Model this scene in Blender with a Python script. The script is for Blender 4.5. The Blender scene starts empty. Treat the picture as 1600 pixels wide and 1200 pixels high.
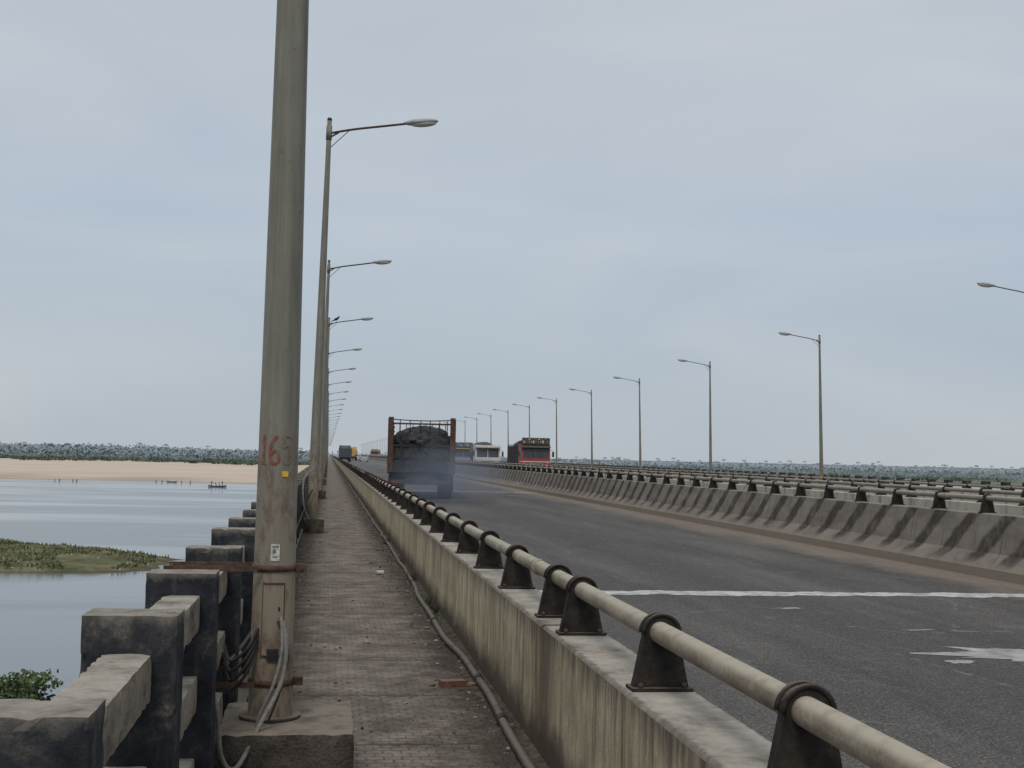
import bpy, math, random
from mathutils import Vector, Matrix, noise as mnoise
random.seed(7)
sc=bpy.context.scene
sc.view_settings.view_transform='Standard'
try: sc.view_settings.look='None'
except Exception: pass
sc.view_settings.exposure=0

# ---------------------------------------------------------------- nodes
class N:
    def __init__(s,name,world=False):
        s.m=bpy.data.worlds.new(name) if world else bpy.data.materials.new(name)
        s.m.use_nodes=True
        s.nt=s.m.node_tree
        s.nt.nodes.clear()
        s._pos=None
    def new(s,t,inp=None,**at):
        n=s.nt.nodes.new(t)
        for k,v in at.items(): setattr(n,k,v)
        if inp:
            for k,v in inp.items(): s.set(n.inputs[k],v)
        return n
    def set(s,sock,v):
        if isinstance(v,bpy.types.NodeSocket): s.nt.links.new(v,sock)
        else:
            if isinstance(v,(tuple,list)) and sock.type=='RGBA' and len(v)==3: v=(*v,1)
            sock.default_value=v
    def math(s,op,a,b=0.0,clamp=False):
        n=s.nt.nodes.new('ShaderNodeMath'); n.operation=op; n.use_clamp=clamp
        s.set(n.inputs[0],a); s.set(n.inputs[1],b); return n.outputs[0]
    def mix(s,f,a,b,bt='MIX'):
        n=s.nt.nodes.new('ShaderNodeMix'); n.data_type='RGBA'; n.blend_type=bt
        s.set(n.inputs[0],f); s.set(n.inputs[6],a); s.set(n.inputs[7],b); return n.outputs[2]
    def rng(s,v,a,b,c=0.0,d=1.0):
        n=s.nt.nodes.new('ShaderNodeMapRange'); n.clamp=True
        s.set(n.inputs[0],v)
        for i,x in enumerate((a,b,c,d)): n.inputs[i+1].default_value=x
        return n.outputs[0]
    def pos(s):
        if not s._pos:
            g=s.nt.nodes.new('ShaderNodeNewGeometry')
            x=s.nt.nodes.new('ShaderNodeSeparateXYZ'); s.nt.links.new(g.outputs['Position'],x.inputs[0])
            nn=s.nt.nodes.new('ShaderNodeSeparateXYZ'); s.nt.links.new(g.outputs['Normal'],nn.inputs[0])
            s._pos=(g.outputs['Position'],x.outputs[0],x.outputs[1],x.outputs[2],nn.outputs[2])
        return s._pos
    def scaled(s,sx,sy,sz):
        n=s.nt.nodes.new('ShaderNodeMapping'); s.nt.links.new(s.pos()[0],n.inputs[0])
        n.inputs['Scale'].default_value=(sx,sy,sz); return n.outputs[0]
    def noise(s,scale=5,detail=5,vec=None,rough=.55,dist=0):
        n=s.nt.nodes.new('ShaderNodeTexNoise')
        s.nt.links.new(vec if vec else s.pos()[0],n.inputs['Vector'])
        n.inputs['Scale'].default_value=scale; n.inputs['Detail'].default_value=detail
        n.inputs['Roughness'].default_value=rough; n.inputs['Distortion'].default_value=dist
        return n.outputs['Fac']
    def ramp(s,f,st):
        n=s.nt.nodes.new('ShaderNodeValToRGB'); s.set(n.inputs[0],f)
        e=n.color_ramp.elements
        while len(e)<len(st): e.new(.5)
        for i,(p,c) in enumerate(st):
            e[i].position=p; e[i].color=(*c,1) if len(c)==3 else c
        return n.outputs[0]
    def bump(s,h,strength=.3,dist=.01):
        n=s.nt.nodes.new('ShaderNodeBump'); s.set(n.inputs['Height'],h)
        n.inputs['Strength'].default_value=strength; n.inputs['Distance'].default_value=dist
        return n.outputs[0]
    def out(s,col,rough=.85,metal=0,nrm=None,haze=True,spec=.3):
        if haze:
            col=s.mix(s.rng(s.pos()[2],60,1500,0,.9),col,(.42,.47,.52))  # distance haze painted into the base colour, growing along world Y
        b=s.nt.nodes.new('ShaderNodeBsdfPrincipled')
        s.set(b.inputs['Base Color'],col); s.set(b.inputs['Roughness'],rough); s.set(b.inputs['Metallic'],metal)
        b.inputs['Specular IOR Level'].default_value=spec
        if nrm: s.set(b.inputs['Normal'],nrm)
        o=s.nt.nodes.new('ShaderNodeOutputMaterial'); s.nt.links.new(b.outputs[0],o.inputs[0])
        return s.m

def basic(name,c1,c2,scale=6,rough=.8,metal=0,bump=.2,bs=60,stretch=(1,1,1),top=None,haze=True,spec=.3,lo=.35,hi=.65,bd=.006):
    n=N(name)
    v=n.scaled(*stretch)
    col=n.ramp(n.noise(scale,6,v,.65),[(lo,c1),(hi,c2)])
    fine=n.noise(bs,4)
    col=n.mix(1,col,n.ramp(fine,[(.3,(.8,.8,.8)),(.7,(1.12,1.12,1.12))]),'MULTIPLY')
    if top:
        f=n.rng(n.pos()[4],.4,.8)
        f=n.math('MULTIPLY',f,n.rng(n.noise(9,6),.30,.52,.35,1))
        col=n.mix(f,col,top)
    return n.out(col,rough,metal,n.bump(fine,bump,bd) if bump else None,haze,spec)

# ---- materials
def m_road():
    n=N('asphalt'); P=n.pos()
    agg=n.noise(45,4,None,.8)
    col=n.ramp(agg,[(.34,(.040,.038,.038)),(.47,(.084,.081,.079)),(.56,(.125,.120,.116)),(.66,(.27,.26,.25))])
    med=n.noise(9,6,None,.75)
    col=n.mix(1,col,n.ramp(med,[(.3,(.74,.74,.74)),(.7,(1.28,1.27,1.25))]),'MULTIPLY')
    big=n.noise(1,6,n.scaled(1.1,.14,1),.6)
    col=n.mix(1,col,n.ramp(big,[(.3,(.74,.74,.76)),(.7,(1.28,1.26,1.23))]),'MULTIPLY')
    sp=n.noise(2.2,8,n.scaled(1,.55,1),.7)
    col=n.mix(n.rng(sp,.56,.72,0,.5),col,(.20,.19,.178))
    tr=n.math('ABSOLUTE',n.math('SUBTRACT',P[1],5.2))
    col=n.mix(n.math('MULTIPLY',n.rng(tr,.0,.9,.38,0),n.rng(big,.35,.6)),col,(.035,.034,.035))
    vr=n.new('ShaderNodeTexVoronoi',{'Vector':n.scaled(.5,.23,1),'Scale':1.0},feature='DISTANCE_TO_EDGE')
    crk=n.math('ADD',vr.outputs['Distance'],n.math('MULTIPLY',n.noise(6,5),.06))
    f=n.math('MULTIPLY',n.rng(crk,.026,.036,.8,0),n.rng(n.noise(.5,4),.46,.60))
    col=n.mix(f,col,(.21,.205,.195))
    w=n.noise(1.3,7,n.scaled(1,.35,1),.65)
    edge=n.math('ADD',P[1],n.math('MULTIPLY',w,1.7))
    col=n.mix(n.rng(edge,9.45,10.15,0,.92),col,n.ramp(med,[(.3,(.17,.14,.115)),(.7,(.28,.235,.19))]))
    edge2=n.math('SUBTRACT',P[1],n.math('MULTIPLY',w,.8))
    col=n.mix(n.rng(edge2,1.25,1.5,.8,0),col,(.2,.175,.15))
    return n.out(col,.9,0,n.bump(n.math('ADD',agg,med),.6,.01),spec=.12)
def m_walk():
    n=N('footpath_tiles'); P=n.pos()
    br=n.new('ShaderNodeTexBrick',{'Vector':P[0],'Scale':1.0,'Mortar Size':.009,'Mortar Smooth':.8,'Brick Width':.10,'Row Height':.075,'Color1':(1,1,1),'Color2':(.86,.86,.86),'Mortar':(0,0,0)})
    dirt=n.noise(2.2,10,None,.78)
    col=n.ramp(dirt,[(.34,(.085,.071,.060)),(.46,(.18,.154,.130)),(.56,(.265,.230,.195)),(.68,(.36,.32,.275))])
    vis=n.rng(n.noise(1.1,6,None,.65),.38,.62,.05,.70)
    col=n.mix(vis,col,n.mix(1,col,n.ramp(br.outputs['Color'],[(0,(.60,.59,.58)),(1,(1.06,1.06,1.06))]),'MULTIPLY'))
    fr=n.math('FRACT',n.math('DIVIDE',n.math('ADD',P[2],n.math('MULTIPLY',n.noise(5,5,None,.7),.22)),1.5))
    col=n.mix(n.rng(fr,.0,.07,.8,0),col,(.06,.05,.043))
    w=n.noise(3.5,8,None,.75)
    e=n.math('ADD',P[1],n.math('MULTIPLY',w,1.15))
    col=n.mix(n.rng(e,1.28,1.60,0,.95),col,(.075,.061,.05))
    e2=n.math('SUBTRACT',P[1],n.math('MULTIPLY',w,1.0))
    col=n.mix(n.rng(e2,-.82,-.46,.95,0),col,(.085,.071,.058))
    sp=n.noise(26,5,None,.7)
    col=n.mix(n.rng(sp,.58,.66,0,.8),col,(.045,.037,.031))
    sp2=n.noise(24,5,n.scaled(1,1.2,1),.7)
    col=n.mix(n.rng(sp2,.62,.69,0,.6),col,(.38,.345,.30))
    h=n.math('ADD',n.math('MULTIPLY',br.outputs['Fac'],-.5),n.math('MULTIPLY',w,1.4))
    h=n.math('ADD',h,n.math('MULTIPLY',sp,1.0))
    return n.out(col,.95,0,n.bump(h,.9,.016),spec=.15)
def m_parapet():
    n=N('limewashed_concrete'); P=n.pos()
    st=n.noise(1,8,n.scaled(2,7,.8),.75)
    col=n.ramp(st,[(.28,(.15,.123,.09)),(.41,(.36,.30,.21)),(.54,(.54,.47,.34)),(.75,(.64,.58,.46))])
    blot=n.noise(1.7,9,None,.75)
    col=n.mix(n.rng(blot,.47,.62,0,.65),col,(.27,.228,.165))
    big=n.noise(.5,5,None,.6)
    col=n.mix(1,col,n.ramp(big,[(.35,(.82,.81,.79)),(.65,(1.08,1.07,1.05))]),'MULTIPLY')
    bs=n.noise(1,8,n.scaled(4,13,.75),.74)
    col=n.mix(n.rng(bs,.54,.63,0,.8),col,(.10,.08,.06))
    dr=n.noise(1,6,n.scaled(3,18,1.6),.72)
    zz=n.math('ADD',P[3],n.math('MULTIPLY',dr,.6))
    col=n.mix(n.rng(zz,.88,1.06,0,.9),col,(.12,.098,.074))
    col=n.mix(n.rng(n.math('SUBTRACT',P[3],n.math('MULTIPLY',blot,.42)),-.10,.08,.95,0),col,(.09,.073,.058))
    jd=n.math('ADD',n.math('ABSOLUTE',n.math('SUBTRACT',P[2],6.9)),n.math('MULTIPLY',bs,1.1))
    col=n.mix(n.rng(jd,.62,.95,.75,0),col,(.09,.07,.052))
    fr=n.math('FRACT',n.math('DIVIDE',P[2],.8))
    col=n.mix(n.rng(fr,.0,.022,.65,0),col,(.12,.10,.075))
    f=n.rng(P[4],.4,.8)
    tp=n.ramp(n.noise(3,9,None,.78),[(.34,(.16,.145,.122)),(.46,(.33,.30,.255)),(.58,(.43,.40,.345)),(.75,(.52,.49,.44))])
    col=n.mix(f,col,tp)
    ex=n.math('ABSOLUTE',n.math('SUBTRACT',P[1],1.35))
    chip=n.math('ADD',ex,n.math('MULTIPLY',n.noise(16,6,None,.75),.10))
    col=n.mix(n.math('MULTIPLY',n.rng(chip,.172,.20),f),col,(.13,.11,.09))
    fine=n.noise(45,6,None,.7)
    return n.out(col,.93,0,n.bump(n.math('ADD',fine,n.math('MULTIPLY',st,.9)),.55,.01),spec=.15)
def m_stripes():
    n=N('striped_barrier_concrete'); P=n.pos()
    base=n.ramp(n.noise(1.1,8,n.scaled(1,.6,2),.7),[(.3,(.13,.112,.095)),(.5,(.215,.19,.165)),(.7,(.275,.245,.21))])
    wob=n.math('MULTIPLY',n.noise(2.5,6,None,.7),.4)
    s=n.math('ADD',n.math('ADD',P[2],n.math('MULTIPLY',P[3],1.1)),wob)
    fr=n.math('FRACT',n.math('DIVIDE',s,1.05))
    f1=n.rng(fr,.02,.10); f2=n.rng(fr,.38,.48,1,0)
    f=n.math('MULTIPLY',f1,f2)
    f=n.math('MULTIPLY',f,n.rng(n.noise(2.2,8,None,.75),.34,.52,.35,.9))
    f=n.math('MULTIPLY',f,n.rng(P[3],.12,.3))
    col=n.mix(f,base,(.05,.042,.038))
    bs=n.noise(1,6,n.scaled(4,10,.8),.7)
    col=n.mix(n.rng(bs,.54,.68,0,.55),col,(.09,.078,.068))
    fr2=n.math('FRACT',n.math('DIVIDE',P[2],3.0))
    col=n.mix(n.rng(fr2,.0,.012,.8,0),col,(.04,.035,.03))
    col=n.mix(n.rng(P[4],.7,.9,0,.9),col,(.30,.27,.23))
    col=n.mix(n.rng(n.math('SUBTRACT',P[3],n.math('MULTIPLY',n.noise(2,6,None,.7),.28)),-.02,.1,.85,0),col,(.25,.212,.172))
    fine=n.noise(40,5,None,.7)
    return n.out(col,.93,0,n.bump(fine,.5,.01),spec=.15)
def m_white():
    n=N('whitewashed_barrier'); P=n.pos()
    st=n.noise(1,6,n.scaled(2,3,1.2),.7)
    col=n.ramp(st,[(.3,(.16,.15,.13)),(.45,(.42,.39,.33)),(.7,(.55,.52,.45))])
    fr=n.math('FRACT',n.math('DIVIDE',P[2],1.6))
    col=n.mix(n.rng(fr,.0,.12,.7,0),col,(.10,.09,.08))
    return n.out(col,.9)
def m_post():
    n=N('weathered_black_concrete'); P=n.pos()
    a=n.noise(6,9,None,.75)
    col=n.ramp(a,[(.36,(.018,.021,.027)),(.54,(.040,.043,.050)),(.62,(.085,.08,.075)),(.70,(.22,.195,.165))])
    dr=n.noise(1,7,n.scaled(14,14,2.0),.7)
    col=n.mix(n.rng(dr,.54,.70,0,.55),col,(.13,.12,.105))
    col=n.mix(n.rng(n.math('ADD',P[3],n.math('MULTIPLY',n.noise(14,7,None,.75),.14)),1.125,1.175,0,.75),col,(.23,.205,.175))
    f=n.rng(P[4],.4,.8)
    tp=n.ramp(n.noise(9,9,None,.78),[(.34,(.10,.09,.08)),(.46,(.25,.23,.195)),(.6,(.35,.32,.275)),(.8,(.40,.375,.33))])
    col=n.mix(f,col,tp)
    fine=n.noise(45,6,None,.75)
    return n.out(col,.95,0,n.bump(n.math('ADD',fine,a),.7,.012),spec=.12)
def m_rail():
    n=N('weathered_concrete_rail'); P=n.pos()
    a=n.noise(4,9,n.scaled(1,.6,1.4),.75)
    col=n.ramp(a,[(.34,(.075,.061,.049)),(.47,(.20,.168,.134)),(.68,(.33,.29,.235))])
    tp=n.ramp(n.noise(5,9,None,.78),[(.36,(.17,.155,.13)),(.48,(.33,.30,.255)),(.62,(.42,.39,.335)),(.8,(.47,.44,.385))])
    col=n.mix(n.rng(P[4],.4,.8),col,tp)
    return n.out(col,.95,0,n.bump(n.math('ADD',n.noise(50,5,None,.7),a),.6,.010),spec=.12)
def m_pole():
    n=N('painted_steel_pole'); P=n.pos()
    a=n.noise(2.2,7,n.scaled(3,3,.6),.65)
    col=n.ramp(a,[(.3,(.145,.14,.114)),(.55,(.20,.195,.163)),(.75,(.255,.25,.215))])
    vs=n.noise(1,6,n.scaled(30,30,.7),.65)
    col=n.mix(1,col,n.ramp(vs,[(.3,(.78,.78,.77)),(.7,(1.15,1.15,1.14))]),'MULTIPLY')
    low=n.math('ADD',P[3],n.math('MULTIPLY',n.noise(5,8,n.scaled(2,2,.7),.72),1.7))
    col=n.mix(n.rng(low,1.6,2.9,.8,0),col,(.26,.215,.16))
    r=n.noise(7,9,None,.78)
    col=n.mix(n.rng(r,.59,.65,0,.7),col,(.14,.09,.062))
    rz_=n.math('MULTIPLY',n.rng(P[3],1.9,1.5),n.rng(n.noise(10,8,n.scaled(1,1,.4),.75),.48,.58,0,.7))
    col=n.mix(rz_,col,(.12,.08,.056))
    return n.out(col,.62,0,n.bump(n.noise(26,6,None,.7),.3,.004),spec=.3)
def m_water():
    n=N('river_water'); P=n.pos()
    w1=n.noise(1,4,n.scaled(.5,.16,1)); w2=n.noise(1,3,n.scaled(2.2,1.0,1))
    h=n.math('ADD',n.math('MULTIPLY',w1,.6),n.math('MULTIPLY',w2,.3))
    band=n.noise(1,4,n.scaled(.010,.045,1),.6)
    col=n.ramp(band,[(.35,(.13,.15,.155)),(.7,(.17,.19,.195))])
    rg=n.rng(band,.42,.58,.07,.22)
    b=n.new('ShaderNodeBsdfPrincipled',{'Base Color':col,'Roughness':rg,'IOR':1.33,'Normal':n.bump(h,.13,.10)})
    b.inputs['Specular IOR Level'].default_value=1.0
    n.new('ShaderNodeOutputMaterial',{'Surface':b.outputs[0]})
    return n.m
def m_ground():
    n=N('river_sand'); P=n.pos()
    sand=n.ramp(n.noise(1,7,n.scaled(.006,.04,.1),.65),[(.3,(.46,.37,.295)),(.5,(.56,.46,.375)),(.75,(.64,.545,.46))])
    green=n.ramp(n.noise(1,7,n.scaled(.01,.01,.1)),[(.3,(.12,.145,.12)),(.7,(.22,.23,.18))])
    w=n.math('MULTIPLY',n.noise(1,6,n.scaled(.003,.006,.1)),500)
    f=n.rng(n.math('ADD',P[2],w),1380,1500)
    fr=n.rng(n.math('ADD',P[1],w),380,480)
    fn=n.rng(P[2],250,200)
    f=n.math('MAXIMUM',n.math('MAXIMUM',f,fr),fn)
    spots=n.noise(1,7,n.scaled(.02,.03,.1),.7)
    f=n.math('MAXIMUM',f,n.rng(spots,.64,.70,0,.7))
    wet=n.rng(n.math('ADD',P[3],n.math('MULTIPLY',n.noise(1,5,n.scaled(.05,.1,1)),.3)),-10.2,-10.0,.6,0)
    col=n.mix(wet,n.mix(f,sand,green),(.22,.18,.14))
    return n.out(col,.95,0,None,haze=False,spec=.1)
def m_grass():
    n=N('island_turf'); P=n.pos()
    a=n.noise(.35,8,None,.7)
    col=n.ramp(a,[(.32,(.045,.052,.026)),(.46,(.10,.105,.05)),(.58,(.175,.165,.085)),(.72,(.25,.215,.145))])
    col=n.mix(n.rng(n.math('ADD',P[3],n.math('MULTIPLY',n.noise(1.2,5),.3)),-10.15,-10.35,0,.85),col,(.075,.062,.045))
    return n.out(col,.95,0,n.bump(n.noise(3,6),.9,.25),haze=False)
ROAD=m_road(); WALK=m_walk(); PARA=m_parapet(); STRIPE=m_stripes(); WHITEW=m_white()
POST=m_post(); RAILC=m_rail(); POLE=m_pole(); WATER=m_water(); GROUND=m_ground(); TURF=m_grass()
COAL=basic('coal_load',(.022,.023,.026),(.075,.076,.082),5,.85,bump=.9,bs=11,bd=.08)
CONC=basic('concrete_grey',(.17,.155,.135),(.30,.28,.25),5,.92,top=(.33,.30,.26))
DCONC=basic('dirty_concrete',(.038,.032,.028),(.12,.105,.09),5,.95,bump=.8,bd=.014,top=(.24,.205,.165),spec=.12)
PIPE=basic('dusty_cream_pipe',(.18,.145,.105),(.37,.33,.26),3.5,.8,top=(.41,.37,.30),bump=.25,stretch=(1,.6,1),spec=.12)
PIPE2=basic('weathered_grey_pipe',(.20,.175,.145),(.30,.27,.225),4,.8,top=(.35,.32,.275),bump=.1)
BLACK=basic('black_bitumen_paint',(.014,.013,.013),(.042,.034,.028),11,.75,bump=.6,top=(.13,.11,.09),spec=.2)
RUST=basic('rusty_steel',(.05,.032,.025),(.12,.075,.052),22,.85,bump=.5)
DSTEEL=basic('dark_steel',(.03,.03,.03),(.07,.065,.06),15,.6)
LAMPM=basic('lamp_housing',(.34,.34,.32),(.45,.45,.43),10,.5,bump=0)
LENS=basic('lamp_lens',(.45,.45,.42),(.55,.55,.52),10,.25,bump=0)
CABLE=basic('grey_cable',(.13,.125,.115),(.24,.23,.21),14,.7,bump=.1)
BCABLE=basic('black_cable',(.02,.02,.02),(.05,.045,.04),14,.6,bump=.1)
CONDUIT=basic('dusty_conduit',(.05,.044,.04),(.11,.096,.085),8,.85,bump=.3,top=(.16,.14,.12))
YEL=basic('yellow_tag',(.62,.42,.04),(.7,.5,.06),10,.7,bump=0)
WHT=basic('white_label',(.45,.45,.42),(.60,.60,.57),60,.7,bump=0)
PRN=basic('label_print',(.10,.14,.13),(.2,.24,.2),60,.7,bump=0)
TAILR=basic('red_lamp',(.24,.05,.04),(.17,.06,.045),40,.8,bump=0)
BRICK=basic('red_brick',(.12,.06,.045),(.20,.11,.08),14,.95,bump=.6,top=(.21,.15,.12))
JOINT=basic('pale_joint_concrete',(.25,.25,.24),(.54,.54,.52),4,.9,bump=.3,lo=.38,hi=.55)
PATCH=basic('cement_patch',(.22,.22,.215),(.46,.46,.45),3,.9,bump=.5,bs=40)
def m_worn(name,wear):
    n=N(name)
    base=n.ramp(n.noise(2.2,7,n.scaled(3,3,.6),.65),[(.3,(.145,.14,.114)),(.75,(.255,.25,.215))])
    f=n.rng(n.noise(34,7,None,.8),wear,wear+.10)
    return n.out(n.mix(f,(.235,.062,.05),base),.75)
REDP=m_worn('worn_red_paint',.51); REDF=m_worn('faded_red_paint',.36)

# ---------------------------------------------------------------- mesh builder
class MB:
    def __init__(s): s.v=[];s.f=[];s.mi=[];s.sm=[];s.mats=[]
    def m(s,mat):
        if mat not in s.mats: s.mats.append(mat)
        return s.mats.index(mat)
    def face(s,idx,mat,smooth=False):
        s.f.append(idx); s.mi.append(s.m(mat)); s.sm.append(smooth)
    def box(s,x0,x1,y0,y1,z0,z1,mat):
        b=len(s.v)
        s.v+=[(x0,y0,z0),(x1,y0,z0),(x1,y1,z0),(x0,y1,z0),(x0,y0,z1),(x1,y0,z1),(x1,y1,z1),(x0,y1,z1)]
        for q in ((0,3,2,1),(4,5,6,7),(0,1,5,4),(1,2,6,5),(2,3,7,6),(3,0,4,7)):
            s.face([b+i for i in q],mat)
    def prism(s,prof,axis,a0,a1,mat,smooth=False,caps=True,mats=None):
        b=len(s.v); n=len(prof)
        for a in (a0,a1):
            for p,q in prof: s.v.append((p,a,q) if axis=='y' else (a,p,q))
        for i in range(n):
            j=(i+1)%n
            s.face([b+i,b+j,b+n+j,b+n+i],mats[i] if mats else mat,smooth)
        if caps:
            s.face([b+i for i in range(n)][::-1],mat); s.face([b+n+i for i in range(n)],mat)
    def tube(s,pts,r,seg,mat,caps=True,smooth=True):
        pts=[Vector(p) for p in pts]; n=len(pts)
        rr=r if isinstance(r,(list,tuple)) else [r]*n
        b=len(s.v); up=None
        for i,p in enumerate(pts):
            t=(pts[min(i+1,n-1)]-pts[max(i-1,0)]).normalized()
            if up is None:
                up=Vector((0,0,1)) if abs(t.z)<.9 else Vector((1,0,0))
            a=t.cross(up)
            if a.length<1e-4: a=t.orthogonal()
            a.normalize(); c=a.cross(t).normalized(); up=c
            for k in range(seg):
                w=2*math.pi*k/seg
                s.v.append(tuple(p+(a*math.cos(w)+c*math.sin(w))*rr[i]))
        for i in range(n-1):
            for k in range(seg):
                k2=(k+1)%seg
                s.face([b+i*seg+k,b+i*seg+k2,b+(i+1)*seg+k2,b+(i+1)*seg+k],mat,smooth)
        if caps:
            s.face([b+k for k in range(seg)][::-1],mat); s.face([b+(n-1)*seg+k for k in range(seg)],mat)
    def ell(s,c,r,mat,seg=16,rings=10,rot=None,nz=0,smooth=True,fq=2.3):
        b=len(s.v); c=Vector(c)
        for i in range(rings+1):
            th=math.pi*i/rings
            for k in range(seg):
                w=2*math.pi*k/seg
                d=Vector((math.sin(th)*math.cos(w),math.sin(th)*math.sin(w),math.cos(th)))
                f=1+nz*mnoise.noise(d*fq+c) if nz else 1
                p=Vector((d.x*r[0],d.y*r[1],d.z*r[2]))*f
                if rot: p=rot@p
                s.v.append(tuple(c+p))
        for i in range(rings):
            for k in range(seg):
                k2=(k+1)%seg
                s.face([b+i*seg+k,b+(i+1)*seg+k,b+(i+1)*seg+k2,b+i*seg+k2],mat,smooth)
    def leaves(s,c,r,n,size,mats):
        c=Vector(c)
        for _ in range(n):
            while True:
                d=Vector((random.uniform(-1,1),random.uniform(-1,1),random.uniform(-1,1)))
                if .25<d.length<1: break
            f=.8+.45*mnoise.noise(d*2.1+c*.37)
            p=c+Vector((d.x*r[0],d.y*r[1],d.z*r[2]))*f
            u=Vector((random.gauss(0,1),random.gauss(0,1),random.gauss(0,1))).normalized()
            w=u.orthogonal().normalized(); sz=size*random.uniform(.5,1.3)
            b=len(s.v)
            s.v+=[tuple(p-u*sz),tuple(p+w*sz*.55),tuple(p+u*sz),tuple(p-w*sz*.55)]
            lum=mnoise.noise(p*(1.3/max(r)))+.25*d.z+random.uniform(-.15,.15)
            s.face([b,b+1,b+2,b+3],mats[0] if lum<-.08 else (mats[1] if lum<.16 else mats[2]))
    def build(s,name,loc=(0,0,0),rotz=0,bevel=0,tilt=0):
        me=bpy.data.meshes.new(name); me.from_pydata(s.v,[],s.f)
        for m in s.mats: me.materials.append(m)
        me.polygons.foreach_set('material_index',s.mi); me.polygons.foreach_set('use_smooth',s.sm)
        me.update()
        o=bpy.data.objects.new(name,me); sc.collection.objects.link(o)
        o.location=loc; o.rotation_euler=(0,tilt,rotz)
        if bevel:
            b=o.modifiers.new('b','BEVEL'); b.width=bevel; b.segments=2; b.limit_method='ANGLE'; b.angle_limit=math.radians(40)
        return o
def cat(pts,k=8):
    P=[Vector(p) for p in pts]; P=[P[0]]+P+[P[-1]]; o=[]
    for i in range(1,len(P)-2):
        for j in range(k):
            t=j/k; a,b,c,d=P[i-1],P[i],P[i+1],P[i+2]
            o.append(.5*((2*b)+(c-a)*t+(2*a-5*b+4*c-d)*t*t+(3*b-a-3*c+d)*t**3))
    o.append(P[-2]); return o

# ---------------------------------------------------------------- camera
F=2000.0; cx,cy=513,708; roll=.022
c=Vector(((cx-800)/F,-(cy-600)/F,-1)).normalized()
zx,zy=math.sin(roll),math.cos(roll)
z=Vector((zx,zy,-(zx*c.x+zy*c.y)/c.z)).normalized()
x=c.cross(z).normalized()
R=Matrix((x,c,z))
cam=bpy.data.cameras.new('camera'); co=bpy.data.objects.new('camera',cam); sc.collection.objects.link(co)
co.matrix_world=Matrix.Translation((0,0,1.65))@R.to_4x4()
cam.sensor_width=36; cam.lens=F/1600*36; cam.clip_end=60000; cam.clip_start=.05
sc.camera=co

# ---------------------------------------------------------------- world
n=N('World',True); sc.world=n.m
SE,SR=math.radians(52),math.radians(200)
tc=n.new('ShaderNodeTexCoord'); sp=n.new('ShaderNodeSeparateXYZ',{0:tc.outputs['Generated']})
mp=n.new('ShaderNodeMapping',{'Vector':tc.outputs['Generated']}); mp.inputs['Scale'].default_value=(1.6,1.6,6.0)
mp.inputs['Rotation'].default_value=(.05,-.06,0)
nz=n.noise(1.6,6,mp.outputs[0],.48,.4)
grad=n.ramp(sp.outputs[2],[(0,(.49,.54,.58)),(.07,(.48,.545,.608)),(.18,(.475,.55,.638)),(.32,(.53,.58,.635)),(.7,(.62,.65,.69))])
cl=n.ramp(nz,[(.3,(.92,.945,.975)),(.5,(1,1,1)),(.72,(1.12,1.085,1.05))])
col=n.mix(1,grad,cl,'MULTIPLY')
sky=n.new('ShaderNodeTexSky',sky_type='NISHITA',sun_disc=False,sun_elevation=SE,sun_rotation=SR,dust_density=4.0)
skc=n.mix(1,sky.outputs[0],(.09,.09,.09),'MULTIPLY')
col=n.mix(.06,col,skc)
bg=n.new('ShaderNodeBackground',{'Color':col,'Strength':1.0})
n.new('ShaderNodeOutputWorld',{'Surface':bg.outputs[0]})
sun=bpy.data.lights.new('sun','SUN'); so=bpy.data.objects.new('sun',sun); sc.collection.objects.link(so)
sun.energy=1.2; sun.angle=math.radians(16); sun.color=(1,.94,.86)
sd=Vector((math.sin(SR)*math.cos(SE),math.cos(SR)*math.cos(SE),math.sin(SE)))
so.rotation_euler=sd.to_track_quat('Z','Y').to_euler()

# ---------------------------------------------------------------- ground and water
def axis(n,near,far):
    k=math.asinh(far/near); return [near*math.sinh(k*(2*i/n-1)) for i in range(n+1)]
gx=axis(150,25,22000); gy=axis(220,30,22000)
def gz(x,y):
    w=60*mnoise.noise(Vector((x*.006,y*.004,0)))+14*mnoise.noise(Vector((x*.05,y*.02,3)))
    if x<200: shore=478+w*.35+ (x*.3 if x>-400 else -120)*.3*-1
    else: shore=760+w
    d=(y-shore)
    hh=-13+min(max((d+30)/34,0),1)*2.75
    if d>0: hh+=min(d*.0012,1.0)+.25*mnoise.noise(Vector((x*.02,y*.01,1)))
    if y<-260: hh=-10.2
    if abs(x)>1500 and y<500: hh=-10
    q=((x+15)/7)**2+((y-52)/7)**2
    hh+=3.1*math.exp(-q)
    return hh
g=MB()
for yy in gy:
    for xx in gx: g.v.append((xx,yy,gz(xx,yy)))
W=len(gx)
for j in range(len(gy)-1):
    for i in range(W-1): g.face([j*W+i,j*W+i+1,(j+1)*W+i+1,(j+1)*W+i],GROUND,True)
g.build('ground')
w=MB(); w.v=[(-7000,-3000,-10.5),(7000,-3000,-10.5),(7000,2500,-10.5),(-7000,2500,-10.5)]; w.face([0,1,2,3],WATER); w.build('river_water')

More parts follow.
